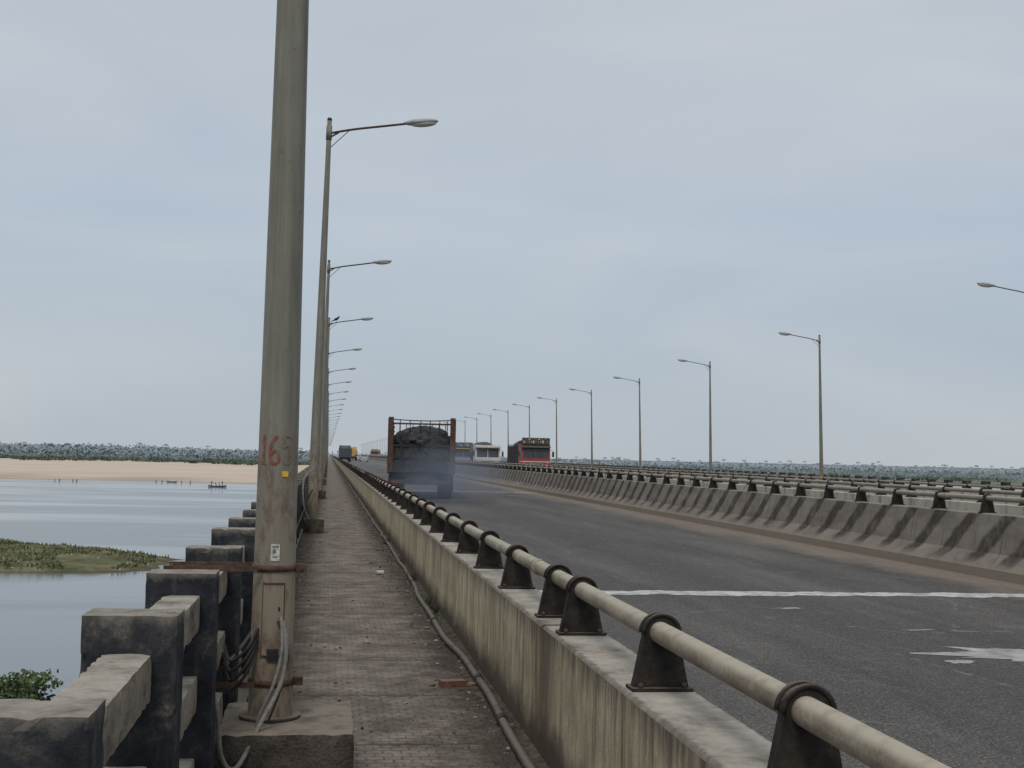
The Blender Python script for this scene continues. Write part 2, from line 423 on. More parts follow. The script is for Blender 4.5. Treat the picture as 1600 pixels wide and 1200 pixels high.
LG=[basic('leaf_dark',(.022,.035,.014),(.035,.05,.02),3,.8,bump=0,haze=False),
    basic('leaf_mid',(.045,.07,.025),(.065,.095,.035),3,.8,bump=0,haze=False),
    basic('leaf_light',(.08,.12,.045),(.11,.15,.06),3,.8,bump=0,haze=False)]
isl=MB(); NX,NY=130,90
def iz(x,y):
    dx=(x+62)/48; dy=(y-147-4*math.sin(x*.09))/21
    r=math.sqrt(dx*dx+dy*dy)+.13*mnoise.noise(Vector((x*.08,y*.08,0)))+.05*mnoise.noise(Vector((x*.4,y*.4,2)))
    h=(1-r)
    z=-10.5+ (min(h*5,1)*.75+ 1.5*max(h,0)*(.7+.9*mnoise.noise(Vector((x*.09,y*.12,5)))) if h>0 else h*4)
    if h>0: z+=.3*mnoise.noise(Vector((x*.5,y*.5,1)))*min(h*6,1)
    return z
for j in range(NY+1):
    for i in range(NX+1):
        xx=-116+110*i/NX; yy=118+58*j/NY; isl.v.append((xx,yy,iz(xx,yy)))
for j in range(NY):
    for i in range(NX):
        a=j*(NX+1)+i; isl.face([a,a+1,a+NX+2,a+NX+1],TURF,True)
STRAW=basic('dry_grass',(.16,.14,.07),(.24,.205,.12),3,.9,bump=0,haze=False)
for _ in range(11000):
    xx=random.uniform(-62,-10); yy=random.uniform(122,172); zz=iz(xx,yy)
    if zz<-10.3 or mnoise.noise(Vector((xx*.15,yy*.15,9)))<-.12: continue
    h=random.uniform(.15,.42); a=random.uniform(0,6.28); b=len(isl.v); q=.16
    isl.v+=[(xx-q*math.cos(a),yy-q*math.sin(a),zz-.05),(xx+q*math.cos(a),yy+q*math.sin(a),zz-.05),(xx+random.uniform(-.15,.15),yy,zz+h)]
    isl.face([b,b+1,b+2],random.choice([LG[1],LG[2],STRAW,TURF,TURF]))
for _ in range(40):
    xx=random.uniform(-45,-16); yy=random.uniform(124,140); zz=iz(xx,yy)
    if zz>-10.4: isl.ell((xx,yy,zz+.03),(.12,.1,.07),WHT,6,4)
isl.build('grass_island')

def tree(name,x,y,zb,h,rad,n=2600,leaf=.13):
    t=MB()
    t.tube(cat([(0,0,0),(.1,.05,h*.3),(-.05,.1,h*.6),(.1,0,h*.85)],5),[.16-.006*i for i in range(16)],8,RUST)
    for k in range(9):
        a=k*2.4; q=h*(.25+.06*k)
        e=(math.cos(a)*rad*.7,math.sin(a)*rad*.7,q+h*.3)
        t.tube([(0,0,q),(e[0]*.5,e[1]*.5,q+h*.18),e],[.06,.04,.015],6,RUST)
        t.leaves(e,(rad*.5,rad*.5,h*.22),n//9,leaf,LG)
    t.leaves((0,0,h*.9),(rad*.6,rad*.6,h*.2),n//4,leaf,LG)
    return t.build(name,(x,y,zb))
tree('bush',-13.3,53.5,-10.2,2.35,2.7,5600,.10)

# distant trees
FAR=[N('haze_tinted_far_leaf_%d'%i).out(cc,1,haze=False,spec=0) for i,cc in enumerate([(.275,.325,.355),(.285,.337,.365),(.297,.35,.378)])]  # blue-grey aerial haze painted into the FAR and FAR2 leaf colours
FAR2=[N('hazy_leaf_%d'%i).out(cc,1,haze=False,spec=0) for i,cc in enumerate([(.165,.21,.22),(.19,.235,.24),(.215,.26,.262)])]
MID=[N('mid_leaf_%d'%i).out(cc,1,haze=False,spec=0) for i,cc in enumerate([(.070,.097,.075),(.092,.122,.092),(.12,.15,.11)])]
ft=MB()
def palm(mb,x,y,zb,h,mats):
    mb.tube([(x,y,zb),(x+h*.05,y,zb+h*.6),(x+h*.04,y,zb+h)],[.5,.4,.35],5,mats[0])
    for k in range(9):
        a=k*.7+random.random(); L=4.2
        b=len(mb.v); px,pz=x+h*.04,zb+h
        dx,dy=math.cos(a),math.sin(a)
        mb.v+=[(px,y,pz),(px+dx*L*.5,y+dy*L*.5,pz+1.9),(px+dx*L*.5,y+dy*L*.5,pz+.3),(px+dx*L,y+dy*L,pz-1.6)]
        mb.face([b,b+1,b+3,b+2],mats[1])
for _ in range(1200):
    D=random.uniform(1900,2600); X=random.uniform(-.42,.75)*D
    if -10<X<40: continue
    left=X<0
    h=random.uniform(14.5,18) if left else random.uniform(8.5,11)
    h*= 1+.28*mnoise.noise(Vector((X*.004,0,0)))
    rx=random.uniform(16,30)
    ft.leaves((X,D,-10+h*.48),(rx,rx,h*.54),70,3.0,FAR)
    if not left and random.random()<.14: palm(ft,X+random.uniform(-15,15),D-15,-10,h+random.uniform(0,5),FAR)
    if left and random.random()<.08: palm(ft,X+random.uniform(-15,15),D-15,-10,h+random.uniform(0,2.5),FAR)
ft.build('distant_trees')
mt=MB()
for _ in range(400):
    X=random.uniform(-.45,0)*1300; D=random.uniform(1100,1600)+90*mnoise.noise(Vector((X*.01,0,0)))
    h=random.uniform(2.2,5.5); rx=random.uniform(6,15)
    if mnoise.noise(Vector((X*.02,D*.01,4)))<-.05: h*=.5
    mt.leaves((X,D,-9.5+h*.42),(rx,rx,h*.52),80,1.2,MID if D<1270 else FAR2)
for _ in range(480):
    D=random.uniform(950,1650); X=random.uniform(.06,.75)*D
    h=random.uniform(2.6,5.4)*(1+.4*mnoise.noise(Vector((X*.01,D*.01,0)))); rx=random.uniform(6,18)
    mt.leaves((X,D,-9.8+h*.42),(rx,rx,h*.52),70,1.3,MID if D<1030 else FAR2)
mt.build('riverside_bushes')

# ---------------------------------------------------------------- bridge deck
Y0,Y1=-40,1800
d=MB()
def deck(x0,x1):
    d.box(x0,x1,Y0,Y1,-.35,-.012,CONC)
    for gxx in (x0+1.2,(x0+x1)/2-1.2,(x0+x1)/2+1.2,x1-1.2):
        d.box(gxx-.25,gxx+.25,Y0,Y1,-2.0,-.35,CONC)
deck(-1.0,10.5); deck(12.95,27.4)
yy=-28
while yy<1800:
    for a,b in ((-0.5,10),(13.5,26.9)):
        d.box(a,b,yy-1,yy+1,-3.1,-2.0,CONC)
        for q in (a+2,b-2): d.tube([(q,yy,-14),(q,yy,-3.1)],.9,14,CONC)
    yy+=44
d.build('bridge_deck')
def sheet(name,x0,x1,mat,z=0.0):
    s=MB(); ys=[Y0,0,10,25,60,150,400,900,Y1]
    for q in ys: s.v+=[(x0,q,z),(x1,q,z)]
    for i in range(len(ys)-1): s.face([2*i,2*i+1,2*i+3,2*i+2],mat)
    return s.build(name)
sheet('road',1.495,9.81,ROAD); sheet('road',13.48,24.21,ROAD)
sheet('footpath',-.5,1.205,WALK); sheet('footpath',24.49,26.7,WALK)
def ragged(name,x0,x1,y0,y1,mat,z,amp):
    s=MB(); k=160
    for i in range(k+1):
        q=x0+(x1-x0)*i/k
        a_=amp*mnoise.noise(Vector((q*2.1,y0,0)))+amp*.6*mnoise.noise(Vector((q*11,y0,0)))
        b_=amp*mnoise.noise(Vector((q*2.3,y1,5)))+amp*.6*mnoise.noise(Vector((q*12,y1,5)))
        s.v+=[(q,y0+a_,z),(q,y1+b_,z)]
    for i in range(k): s.face([2*i,2*i+2,2*i+3,2*i+1],mat)
    return s.build(name)
for i in range(6):
    ragged('expansion_joint',1.55,9.78,15.42+44*i,15.88+44*i,JOINT,.004,.13)
    ragged('expansion_joint',13.55,24.1,15.45+44*i,15.85+44*i,JOINT,.004,.11)
def blob(name,c,rx,ry,rot,amp=.35,mat=PATCH,seed=0,fq=1.6):
    s=MB(); k=160; s.v=[(c[0],c[1],.004)]
    for i in range(k):
        a=2*math.pi*i/k; ca,sa=math.cos(a),math.sin(a)
        r=1+amp*mnoise.noise(Vector((ca*fq,sa*fq,seed)))+amp*.5*mnoise.noise(Vector((ca*5,sa*5,seed+3)))+amp*.25*mnoise.noise(Vector((ca*16,sa*16,seed+5)))
        r=max(.3,r)
        px,py=rx*r*ca,ry*r*sa
        s.v.append((c[0]+px*math.cos(rot)-py*math.sin(rot),c[1]+px*math.sin(rot)+py*math.cos(rot),.004))
    for i in range(k): s.face([0,1+i,1+(i+1)%k],mat)
    return s.build(name)
blob('road_patch',(6.62,10.5),1.2,.44,-.32,.55,seed=12)
blob('road_patch',(5.35,10.3),.15,.08,.3,.6,seed=5)
blob('road_patch',(5.25,14.1),.2,.06,.2,.8,seed=6)
blob('road_patch',(5.95,12.3),.14,.04,.2,.8,seed=7)

# ---------------------------------------------------------------- parapets
def parapet(name,x0,x1,cuts,mat=PARA):
    s=MB(); ys=[Y0]+cuts+[Y1]
    for i in range(len(ys)-1):
        a=ys[i]+(.025 if i else 0); b=ys[i+1]-.025
        s.prism([(x0,-.01),(x1,-.01),(x1,.71),(x1-.015,.725),(x0+.015,.725),(x0,.71)],'y',a,b,mat)
    return s.build(name)
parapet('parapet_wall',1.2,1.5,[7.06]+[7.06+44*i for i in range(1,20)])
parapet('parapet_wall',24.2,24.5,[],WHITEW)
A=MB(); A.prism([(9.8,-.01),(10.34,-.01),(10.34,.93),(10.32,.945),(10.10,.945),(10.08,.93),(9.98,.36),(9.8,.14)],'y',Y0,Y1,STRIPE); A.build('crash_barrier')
A=MB(); A.prism([(13.5,-.01),(13.5,.14),(13.32,.36),(13.22,.93),(13.2,.945),(12.98,.945),(12.96,.93),(12.96,-.01)][::-1],'y',Y0,Y1,WHITEW); A.build('crash_barrier')

def bracket(mb,x,y,zt,hr,w=.236,t=.05,detail=True):
    R_=.073; dz=hr-zt
    prof=[(-w/2,0),(w/2,0),(w/2-.012,.05)]
    k=12 if detail else 4
    for i in range(k+1):
        a=-.15+(math.pi+.3)*i/k
        prof.append((R_*math.cos(a),dz+R_*math.sin(a)))
    prof.append((-w/2+.012,.05))
    P=[(x+a,zt+b) for a,b in prof]
    mb.prism(P,'y',y-t/2,y+t/2,BLACK)
    mb.box(x-w/2-.008,x+w/2+.008,y-.06,y+.06,zt+.0,zt+.014,BLACK)
    if detail:
        for s_ in (-1,1):
            pts=[(x+(R_+.002)*math.cos(a),y+s_*(t/2),hr+(R_+.002)*math.sin(a)) for a in [math.pi*i/12 for i in range(13)]]
            mb.tube(pts,.009,6,BLACK)
        for q in (-.09,.09):
            mb.tube([(x+q,y-.045,zt+.012),(x+q,y-.045,zt+.034)],.011,6,RUST)
def railing(name,x,zt,hr,ys,pm,xr=None,r=.044,segs=20):
    s=MB()
    for i,q in enumerate(ys):
        bracket(s,x+(random.uniform(-.006,.006)),q,zt,hr+random.uniform(-.004,.004),detail=(q<45 and x<5))
    pts=[(x,Y0,hr)]
    while pts[-1][1]<120: pts.append((x+random.uniform(-.006,.006),pts[-1][1]+6,hr+random.uniform(-.005,.005)))
    pts.append((x,Y1,hr))
    s.tube(pts,r,segs,pm)
    for q in (8.1,20.1,32.1): s.tube([(x,q-.06,hr),(x,q+.06,hr)],r+.006,segs,pm)
    return s.build(name)
ysA=[.3,1.9,3.5,5.1,6.7]+[7.42+1.6*i for i in range(0,420)]
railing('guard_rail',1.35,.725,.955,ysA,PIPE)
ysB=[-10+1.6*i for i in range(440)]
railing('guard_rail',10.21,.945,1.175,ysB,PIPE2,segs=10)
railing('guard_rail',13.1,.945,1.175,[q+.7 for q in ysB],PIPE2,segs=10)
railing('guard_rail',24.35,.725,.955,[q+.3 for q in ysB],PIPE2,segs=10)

# ---------------------------------------------------------------- concrete railings
def rough_box(s,x0,x1,y0,y1,z0,z1,mat,amp=.0022,st=.03):
    nx,ny,nz_=[max(1,int((b-a)/st)) for a,b in ((x0,x1),(y0,y1),(z0,z1))]
    idx={}
    def vid(i,j,k):
        if (i,j,k) in idx: return idx[(i,j,k)]
        p=Vector((x0+(x1-x0)*i/nx,y0+(y1-y0)*j/ny,z0+(z1-z0)*k/nz_))
        e=(i in (0,nx))+(j in (0,ny))+(k in (0,nz_))
        d=mnoise.noise_vector(p*9)*amp+mnoise.noise_vector(p*31)*amp*.7
        if e>=2:
            cen=Vector(((x0+x1)/2,(y0+y1)/2,(z0+z1)/2)); q=(p-cen)
            inn=Vector((-math.copysign(1,q.x) if i in (0,nx) else 0,-math.copysign(1,q.y) if j in (0,ny) else 0,-math.copysign(1,q.z) if k in (0,nz_) else 0))
            d+=inn*(.0025+max(0,mnoise.noise(p*24)-.15)*.022)
        idx[(i,j,k)]=len(s.v); s.v.append(tuple(p+d)); return idx[(i,j,k)]
    for i in range(nx):
        for j in range(ny):
            s.face([vid(i,j,0),vid(i,j+1,0),vid(i+1,j+1,0),vid(i+1,j,0)],mat)
            s.face([vid(i,j,nz_),vid(i+1,j,nz_),vid(i+1,j+1,nz_),vid(i,j+1,nz_)],mat)
        for k in range(nz_):
            s.face([vid(i,0,k),vid(i+1,0,k),vid(i+1,0,k+1),vid(i,0,k+1)],mat)
            s.face([vid(i,ny,k),vid(i,ny,k+1),vid(i+1,ny,k+1),vid(i+1,ny,k)],mat)
    for j in range(ny):
        for k in range(nz_):
            s.face([vid(0,j,k),vid(0,j,k+1),vid(0,j+1,k+1),vid(0,j+1,k)],mat)
            s.face([vid(nx,j,k),vid(nx,j+1,k),vid(nx,j+1,k+1),vid(nx,j,k+1)],mat)
def conc_railing(name,x0,x1,ystart,nposts,fine):
    s=MB()
    for i in range(nposts):
        y=ystart+1.6*i
        jx=random.uniform(-.010,.010); jz=random.uniform(-.015,.015)
        if fine and -1<y<14: rough_box(s,x0+jx,x1+jx,y,y+.21,-.005,1.1+jz,POST)
        else: s.box(x0+jx,x1+jx,y,y+.21,-.005,1.1+jz,POST)
    xm=(x0+x1)/2
    for k,zt in enumerate((.985,.62,.26)):
        for i in range(nposts-1):
            y=ystart+1.6*i
            jz=random.uniform(-.012,.012)
            if fine and -1<y<12: rough_box(s,xm-.082,xm+.082,y+.19,y+1.62,zt-.16+jz,zt+jz,RAILC)
            else: s.box(xm-.082,xm+.082,y+.19,y+1.62,zt-.16+jz,zt+jz,RAILC)
    s.box(x0-.04,x1+.02,ystart-1,ystart+1.6*nposts,-.3,.10,DCONC)
    return s.build(name)
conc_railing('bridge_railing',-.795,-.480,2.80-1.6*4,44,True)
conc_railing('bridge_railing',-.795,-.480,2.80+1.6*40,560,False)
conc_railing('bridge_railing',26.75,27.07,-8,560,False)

# ---------------------------------------------------------------- street lamps
def lamp(x,y,side,lean=0,ped=(-.25,.25,-.3,.3),H=8.5):
    s=MB()
    zs=[.3,.31,1,2,3,4,5,6,7,8,H]
    seg=28 if y<30 else (12 if y<120 else 8)
    s.tube([(0,0,q) for q in zs],[.112-(.112-.048)*(q-.3)/8.2 for q in zs],seg,POLE)
    s.tube([(0,0,H),(0,0,H+.05)],[.055,.04],seg,DSTEEL)
    s.tube([(0,0,H-.42),(0,0,H-.12)],.062,seg,POLE)
    arm=cat([(0,0,H-.28),(side*.5,0,H-.16),(side*1.1,0,H-.05),(side*1.65,0,H+.05)],5)
    s.tube(arm,.024,8,RUST if side>0 else POLE)
    s.tube([(0,0,H-.62),(side*.42,0,H-.19)],.009,5,DSTEEL)
    s.tube([(0,0,H-.38),(side*.2,0,H-.25)],.02,5,DSTEEL)
    rot=Matrix.Rotation(-side*.13,3,'Y')
    s.ell((side*1.92,0,H+.10),(.38,.13,.07),LAMPM,16,10,rot)
    s.ell((side*1.98,0,H+.065),(.28,.11,.065),LENS,16,8,rot)
    if y<30: rough_box(s,ped[0],ped[1],ped[2],ped[3],.0,.3,DCONC,.004,.05)
    else: s.box(ped[0],ped[1],ped[2],ped[3],.0,.3,DCONC)
    s.tube([(0,0,.298),(0,0,.318)],.155,seg,DCONC)
    return s.build('street_lamp',(x,y,0),tilt=lean)
L1x,L1y=-.255,6.72
lamp(L1x,L1y,1,0,(-.24,.42,-.42,.42))
for i in range(1,60):
    lamp(-.30,6.8+20.1*i,1,.013+random.uniform(-.004,.004),H=8.65)
lamp(26.3,24.4,-1,-.022,H=8.45); lamp(26.25,44.5,-1,-.026,H=8.42)
for i in range(1,50):
    lamp(26.05,45.3+20*i,-1,-.024+random.uniform(-.004,.004),H=8.5)

# fittings of the first pole
p=MB()
def rz(zz): return .112-(.112-.048)*(zz-.3)/8.2
def onpole(u,zz,off=.003):
    r=rz(zz); a=-math.pi/2+u/r+.04
    return ((r+off)*math.cos(a),(r+off)*math.sin(a),zz)
def patch(u0,u1,z0,z1,mat,off=.003,k=6):
    b=len(p.v)
    for i in range(k+1):
        u=u0+(u1-u0)*i/k
        p.v.append(onpole(u,z0,off)); p.v.append(onpole(u,z1,off))
    for i in range(k): p.face([b+2*i,b+2*i+2,b+2*i+3,b+2*i+1],mat,True)
patch(.022,.054,1.525,1.553,YEL)
patch(-.022,.022,1.10,1.185,WHT); patch(-.014,.014,1.168,1.176,PRN,.005); patch(-.012,.004,1.14,1.158,PRN,.005); patch(-.014,.012,1.118,1.124,PRN,.005)
patch(-.058,.055,.615,.99,RUST,.004,8)
patch(-.050,.047,.628,.978,POLE,.010,8)
patch(.022,.03,.85,.87,BLACK,.013,2)
patch(-.025,.028,.60,.66,BCABLE,.012,4)
p.tube([(0,0,1.045),(0,0,1.075)],rz(1.06)+.008,28,RUST)
p.tube([(0,0,.47),(0,0,.50)],rz(.48)+.007,28,RUST)
p.box(rz(.48),rz(.48)+.05,-.03,.02,.465,.505,RUST)
p.box(rz(1.06),rz(1.06)+.055,-.03,.02,1.04,1.08,RUST)
p.tube([(rz(1.06)+.03,-.06,1.06),(rz(1.06)+.03,.05,1.06)],.008,6,RUST)
p.box(-.54,-.08,-.135,-.122,1.048,1.074,RUST)
p.box(-.54,-.08,.105,.118,1.048,1.074,RUST)
p.tube([(-.52,-.16,1.06),(-.52,.14,1.06)],.009,6,RUST)
p.box(-.45,-.08,-.125,-.115,.47,.495,RUST)
p.build('pole_clamp',(L1x,L1y,0))
p=MB()
def stroke(pts,wd=.011,mat=REDP):
    Q=cat([(a,b,0) for a,b in pts],8)
    b=len(p.v)
    for i,q in enumerate(Q):
        t=(Q[min(i+1,len(Q)-1)]-Q[max(i-1,0)]).normalized(); nn=Vector((-t.y,t.x,0))
        ww=wd*(.65+.9*abs(mnoise.noise(Vector((i*.7,b,0)))))
        for sg in (-1,1):
            v=q+nn*ww*sg; p.v.append(onpole(v.x,v.y,.0035))
    for i in range(len(Q)-1): p.face([b+2*i,b+2*i+1,b+2*i+3,b+2*i+2],mat,True)
zb,zt=1.59,1.735
stroke([(-.095,zt-.035),(-.083,zt-.012),(-.077,zt)],.005); stroke([(-.077,zt),(-.080,zb+.07),(-.081,zb)],.009); stroke([(-.100,zb+.004),(-.062,zb-.003)],.0055)
stroke([(-.005,zt-.004),(-.03,zt-.03),(-.044,zb+.06),(-.035,zb+.012),(-.015,zb),(.003,zb+.02),(.0,zb+.055),(-.02,zb+.066),(-.038,zb+.045)],.0085)
stroke([(.068,zt-.006),(.03,zt)],.006,REDF); stroke([(.03,zt),(.027,zt-.06)],.006,REDF); stroke([(.027,zt-.06),(.05,zt-.05),(.066,zb+.055),(.062,zb+.015),(.045,zb),(.025,zb+.012)],.007,REDF)
p.build('painted_pole_number',(L1x,L1y,0))
p=MB()
def cab(pts,r,mat): p.tube(cat(pts,8),r,8,mat)
cab([(L1x+.05,L1y-.12,.80),(L1x+.075,L1y-.17,.70),(L1x+.06,L1y-.22,.52),(L1x-.03,L1y-.34,.34),(L1x-.13,L1y-.48,.16),(L1x-.20,L1y-.5,.22),(L1x-.23,L1y-.5,.45),(L1x-.29,L1y-.5,.55),(L1x-.37,L1y-.5,.42),(L1x-.43,L1y-.5,.15),(L1x-.46,L1y-.5,0)],.012,CABLE)
cab([(L1x+.045,L1y-.12,.82),(L1x+.055,L1y-.18,.66),(L1x+.02,L1y-.22,.50),(L1x-.04,L1y-.26,.36),(L1x-.05,L1y-.28,.31)],.009,CABLE)
cab([(L1x+.03,L1y-.12,.80),(L1x+.085,L1y-.16,.64),(L1x+.05,L1y-.2,.46),(L1x+.0,L1y-.2,.32)],.006,BCABLE)
for k in range(4):
    cab([(L1x-.07,L1y-.09,.76-.03*k),(L1x-.12,L1y-.14,.66-.04*k),(L1x-.2,L1y-.1,.60-.05*k),(L1x-.24,L1y+.0,.66-.04*k)],.008,BCABLE)
cab([(L1x-.24,L1y,.62),(L1x-.26,L1y+.4,.5),(L1x-.21,L1y+2.5,.45),(L1x-.21,L1y+6,.48),(L1x-.21,L1y+12,.45),(-.46,26,.5)],.012,BCABLE)
cab([(-.30,26.5,.9),(-.42,26.3,.6),(-.47,26.2,.35),(-.42,26.3,.2)],.02,BCABLE)
cab([(-.30,26.5,1.3),(-.47,26.3,1.1),(-.46,26.2,.6),(-.35,26.3,.3)],.02,CABLE)
p.build('electric_cable')
p=MB(); p.box(-.46,-.40,26.35,26.6,.55,1.0,DSTEEL); p.box(-.465,-.395,26.3,26.35,.6,.95,DSTEEL); p.build('junction_box',bevel=.01)

p=MB(); pts=[]
q=-4
while q<70:
    pts.append((1.125-.07*abs(mnoise.noise(Vector((0,q*.22,2))))-(.05 if 11<q<15 else 0)+.02*mnoise.noise(Vector((0,q,9))),q,.032+.02*abs(mnoise.noise(Vector((3,q*.5,0))))))
    q+=.9
p.tube(cat(pts,4),.027,10,CONDUIT)
for q in (7.9,9.3,12.6,16.4):
    pt=min(cat(pts,4),key=lambda a:abs(a.y-q)); p.tube([(pt.x,q-.05,pt.z),(pt.x,q+.05,pt.z)],.034,10,BCABLE)
p.build('cable_conduit')

# debris
p=MB()
for _ in range(2200):
    y=random.uniform(5,45)
    if random.random()<.55: xx=1.17-abs(random.gauss(0,.15))
    elif random.random()<.6: xx=-.45+abs(random.gauss(0,.15))
    else: xx=random.uniform(-.4,1.1)
    r=random.uniform(.003,.012)*(2.0 if random.random()<.05 else 1)
    p.ell((xx,y,r*.4),(r*random.uniform(.8,1.8),r*random.uniform(.8,1.8),r*.8),random.choice([DCONC,CONC,RUST,DCONC]),6,4,None,.4,False)
p.build('rubble')
p=MB()
SOIL=basic('soil',(.055,.044,.035),(.14,.118,.096),9,.97,bump=1,bs=35,bd=.02,spec=.05)
def drift(xa,side):
    ny=700; nx=5
    b=len(p.v)
    for j in range(ny+1):
        yv=4+j*.07
        wd=max(.02,.14+.18*mnoise.noise(Vector((yv*.9,side,0)))+.07*mnoise.noise(Vector((yv*4,side,3))))
        for i in range(nx+1):
            t=i/nx; xx=xa+side*wd*t
            p.v.append((xx,yv,.002+.022*(1-t)**1.5*(1+.9*mnoise.noise(Vector((xx*20,yv*12,1))))-.004*(t==1)))
    for j in range(ny):
        for i in range(nx):
            a=b+j*(nx+1)+i; q=[a,a+1,a+nx+2,a+nx+1]
            p.face(q if side>0 else q[::-1],SOIL,True)
drift(1.2,-1); drift(-.46,1)
p.build('soil_drift')
p=MB(); p.box(-.09,.09,-.045,.045,0,.045,BRICK); p.ell((.13,-.04,.015),(.04,.03,.02),BRICK,7,5,None,.4,False); p.ell((-.14,.04,.01),(.025,.02,.015),BRICK,7,5,None,.4,False); o=p.build('brick',(.93,9.25,0),.2,.01)
p=MB(); p.tube([(0,0,.035),(.09,.03,.03)],[.025,.035],12,WHT,caps=False); p.tube([(0,0,.035),(-.004,0,.035)],.025,12,WHT); p.build('paper_cup',(.70,17.7,0))
p=MB()
for k in range(3): p.box(1.62,1.84,7.35+.24*k,7.57+.24*k,0,.07,BRICK)
for k in range(3): p.box(1.63,1.85,7.33+.22*k,7.53+.22*k,.072,.14,BRICK)
for k in range(3): p.box(1.62,1.84,7.3+.25*k,7.52+.25*k,.142,.215,BRICK)
p.build('brick_stack',bevel=.006)
p=MB()
for _ in range(300):
    y=random.choice([13.5,14.1,17,19.5,24,33])+random.gauss(0,.25); xx=1.17-abs(random.gauss(0,.05)); h=random.uniform(.03,.12); a=random.uniform(0,6.3); b=len(p.v)
    p.v+=[(xx,y,0),(xx+.012,y+.01,0),(xx+math.cos(a)*.06,y+math.sin(a)*.06,h)]; p.face([b,b+1,b+2],random.choice(LG))
p.build('weeds')

# ---------------------------------------------------------------- vehicles
def paint(name,c,rough=.5,v=.75):
    return basic(name,tuple(a*v for a in c),c,5,rough,bump=.05,spec=.3)
GLASS=basic('windscreen_glass',(.03,.04,.045),(.06,.075,.085),2,.25,bump=0,spec=.3,haze=False)
TYRE=basic('tyre_rubber',(.02,.02,.02),(.035,.033,.03),12,.9)
CHROME=basic('headlamp_glass',(.5,.5,.48),(.6,.6,.58),5,.3,bump=0)
def wheel(mb,x,y,r=.5,w=.28):
    mb.tube([(x-w/2,y,r),(x-w/2+.04,y,r),(x+w/2-.04,y,r),(x+w/2,y,r)],[r*.93,r,r,r*.93],20,TYRE)
    for s_ in (-1,1): mb.tube([(x+s_*(w/2-.01),y,r),(x+s_*(w/2+.012),y,r)],[r*.5,r*.42],14,DSTEEL)
def truck(x,y,rotz,cab_c,low_c,body_c,crown_c,load=None,z=0,L=8.2,tank=False,crown=True,visor=(.45,.30,.05)):
    s=MB(); C=paint('cab_paint',cab_c); LO=paint('cab_lower_paint',low_c); B=paint('body_paint',body_c,.8,.55); CR=paint('crown_board',crown_c)
    ACC=paint('accent_yellow',(.45,.30,.05)); WH=paint('accent_white',(.55,.55,.52)); VI=paint('visor_paint',visor); GR=paint('accent_green',(.06,.22,.10))
    s.prism([(0.0,.55),(2.0,.55),(2.0,2.75),(.28,2.75),(.06,1.55)],'x',-1.2,1.2,C)
    s.box(-1.205,1.205,-.02,1.2,.55,1.25,LO)
    s.box(-1.21,1.21,-.028,1.0,1.27,1.36,WH)
    for q0,q1 in ((-1.05,-.03),(.03,1.05)):
        b=len(s.v)
        def fp(xx,zz): return (xx,.06+(zz-1.55)*(.22/1.2)-.014,zz)
        s.v+=[fp(q0,1.60),fp(q1,1.60),fp(q1,2.45),fp(q0,2.45)]; s.face([b,b+1,b+2,b+3],GLASS)
    s.box(-1.2,1.2,-.10,.30,2.48,2.60,VI)
    s.box(-.62,.62,-.045,-.02,.78,1.22,DSTEEL)
    for k in range(5): s.box(-.58,.58,-.06,-.04,.82+k*.08,.85+k*.08,WH)
    s.box(-1.22,1.22,-.18,.02,.42,.66,WH); s.box(-.3,.3,-.192,-.178,.47,.61,ACC)
    for k in range(7): s.box(-1.15+k*.35,-1.0+k*.35,-.19,-.182,.44,.64,DSTEEL)
    for k in (-1,1):
        s.tube([(k*.86,-.06,.98),(k*.86,.0,.98)],.13,14,CHROME)
        s.box(k*.98-.08,k*.98+.08,-.05,-.02,1.14,1.22,ACC)
        s.tube([(k*1.2,.1,2.3),(k*1.42,.02,2.25),(k*1.42,.02,1.75)],.02,6,DSTEEL); s.box(k*1.42-.09,k*1.42+.09,-.03,.03,1.72,2.15,DSTEEL)
        b=len(s.v); xx=k*1.204
        s.v+=[(xx,.3,1.65),(xx,1.3,1.65),(xx,1.3,2.4),(xx,.42,2.4)]; s.face([b,b+1,b+2,b+3],GLASS)
        s.box(k*1.1-.14,k*1.1+.14,.35,1.65,.5,.6,DSTEEL)
    if crown:
        s.box(-1.15,1.15,.12,.20,2.75,3.28,CR)
        for k in range(11): s.box(-1.05+k*.195,-.93+k*.195,.10,.118,2.84+.05*(k%2),3.02+.03*(k%3),[WH,ACC,GR,LO][(k*3)%4])
        for k in range(7): s.box(-.9+k*.27,-.75+k*.27,.10,.118,3.12,3.21,[GR,WH,LO][k%3])
    s.box(-.5,.5,.2,L-.2,.62,.9,DSTEEL)
    if tank:
        s.tube([(0,2.3,2.0),(0,2.45,2.0),(0,L-.15,2.0),(0,L,2.0)],[.9,1.1,1.1,.9],24,B)
        s.box(-1.1,1.1,2.4,L,.9,1.1,DSTEEL)
    else:
        s.box(-1.2,1.2,2.2,L,.95,1.12,DSTEEL)
        for k in (-1,1): s.box(min(k*1.2,k*1.14),max(k*1.2,k*1.14),2.2,L,1.12,2.6,B)
        s.box(-1.14,1.14,2.2,2.28,1.12,3.0,B); s.box(-1.14,1.14,L-.07,L,1.12,2.6,B)
        q=2.3
        while q<L:
            for k in (-1,1): s.box(min(k*1.2,k*1.25),max(k*1.2,k*1.25),q,q+.08,1.0,2.75,B)
            q+=.72
        for k in (-.8,-.4,0,.4,.8): s.box(k-.03,k+.03,L,L+.05,1.0,2.62,B)
        if load: s.ell((0,(2.2+L)/2,2.35),(1.15,(L-2.3)/2,.85),load,24,12,None,.18)
    for yy_ in (1.05,L-2.3,L-1.15):
        for k in (-1,1):
            wheel(s,k*(1.0 if yy_<2 else .92),yy_,.5,.28 if yy_<2 else .5)
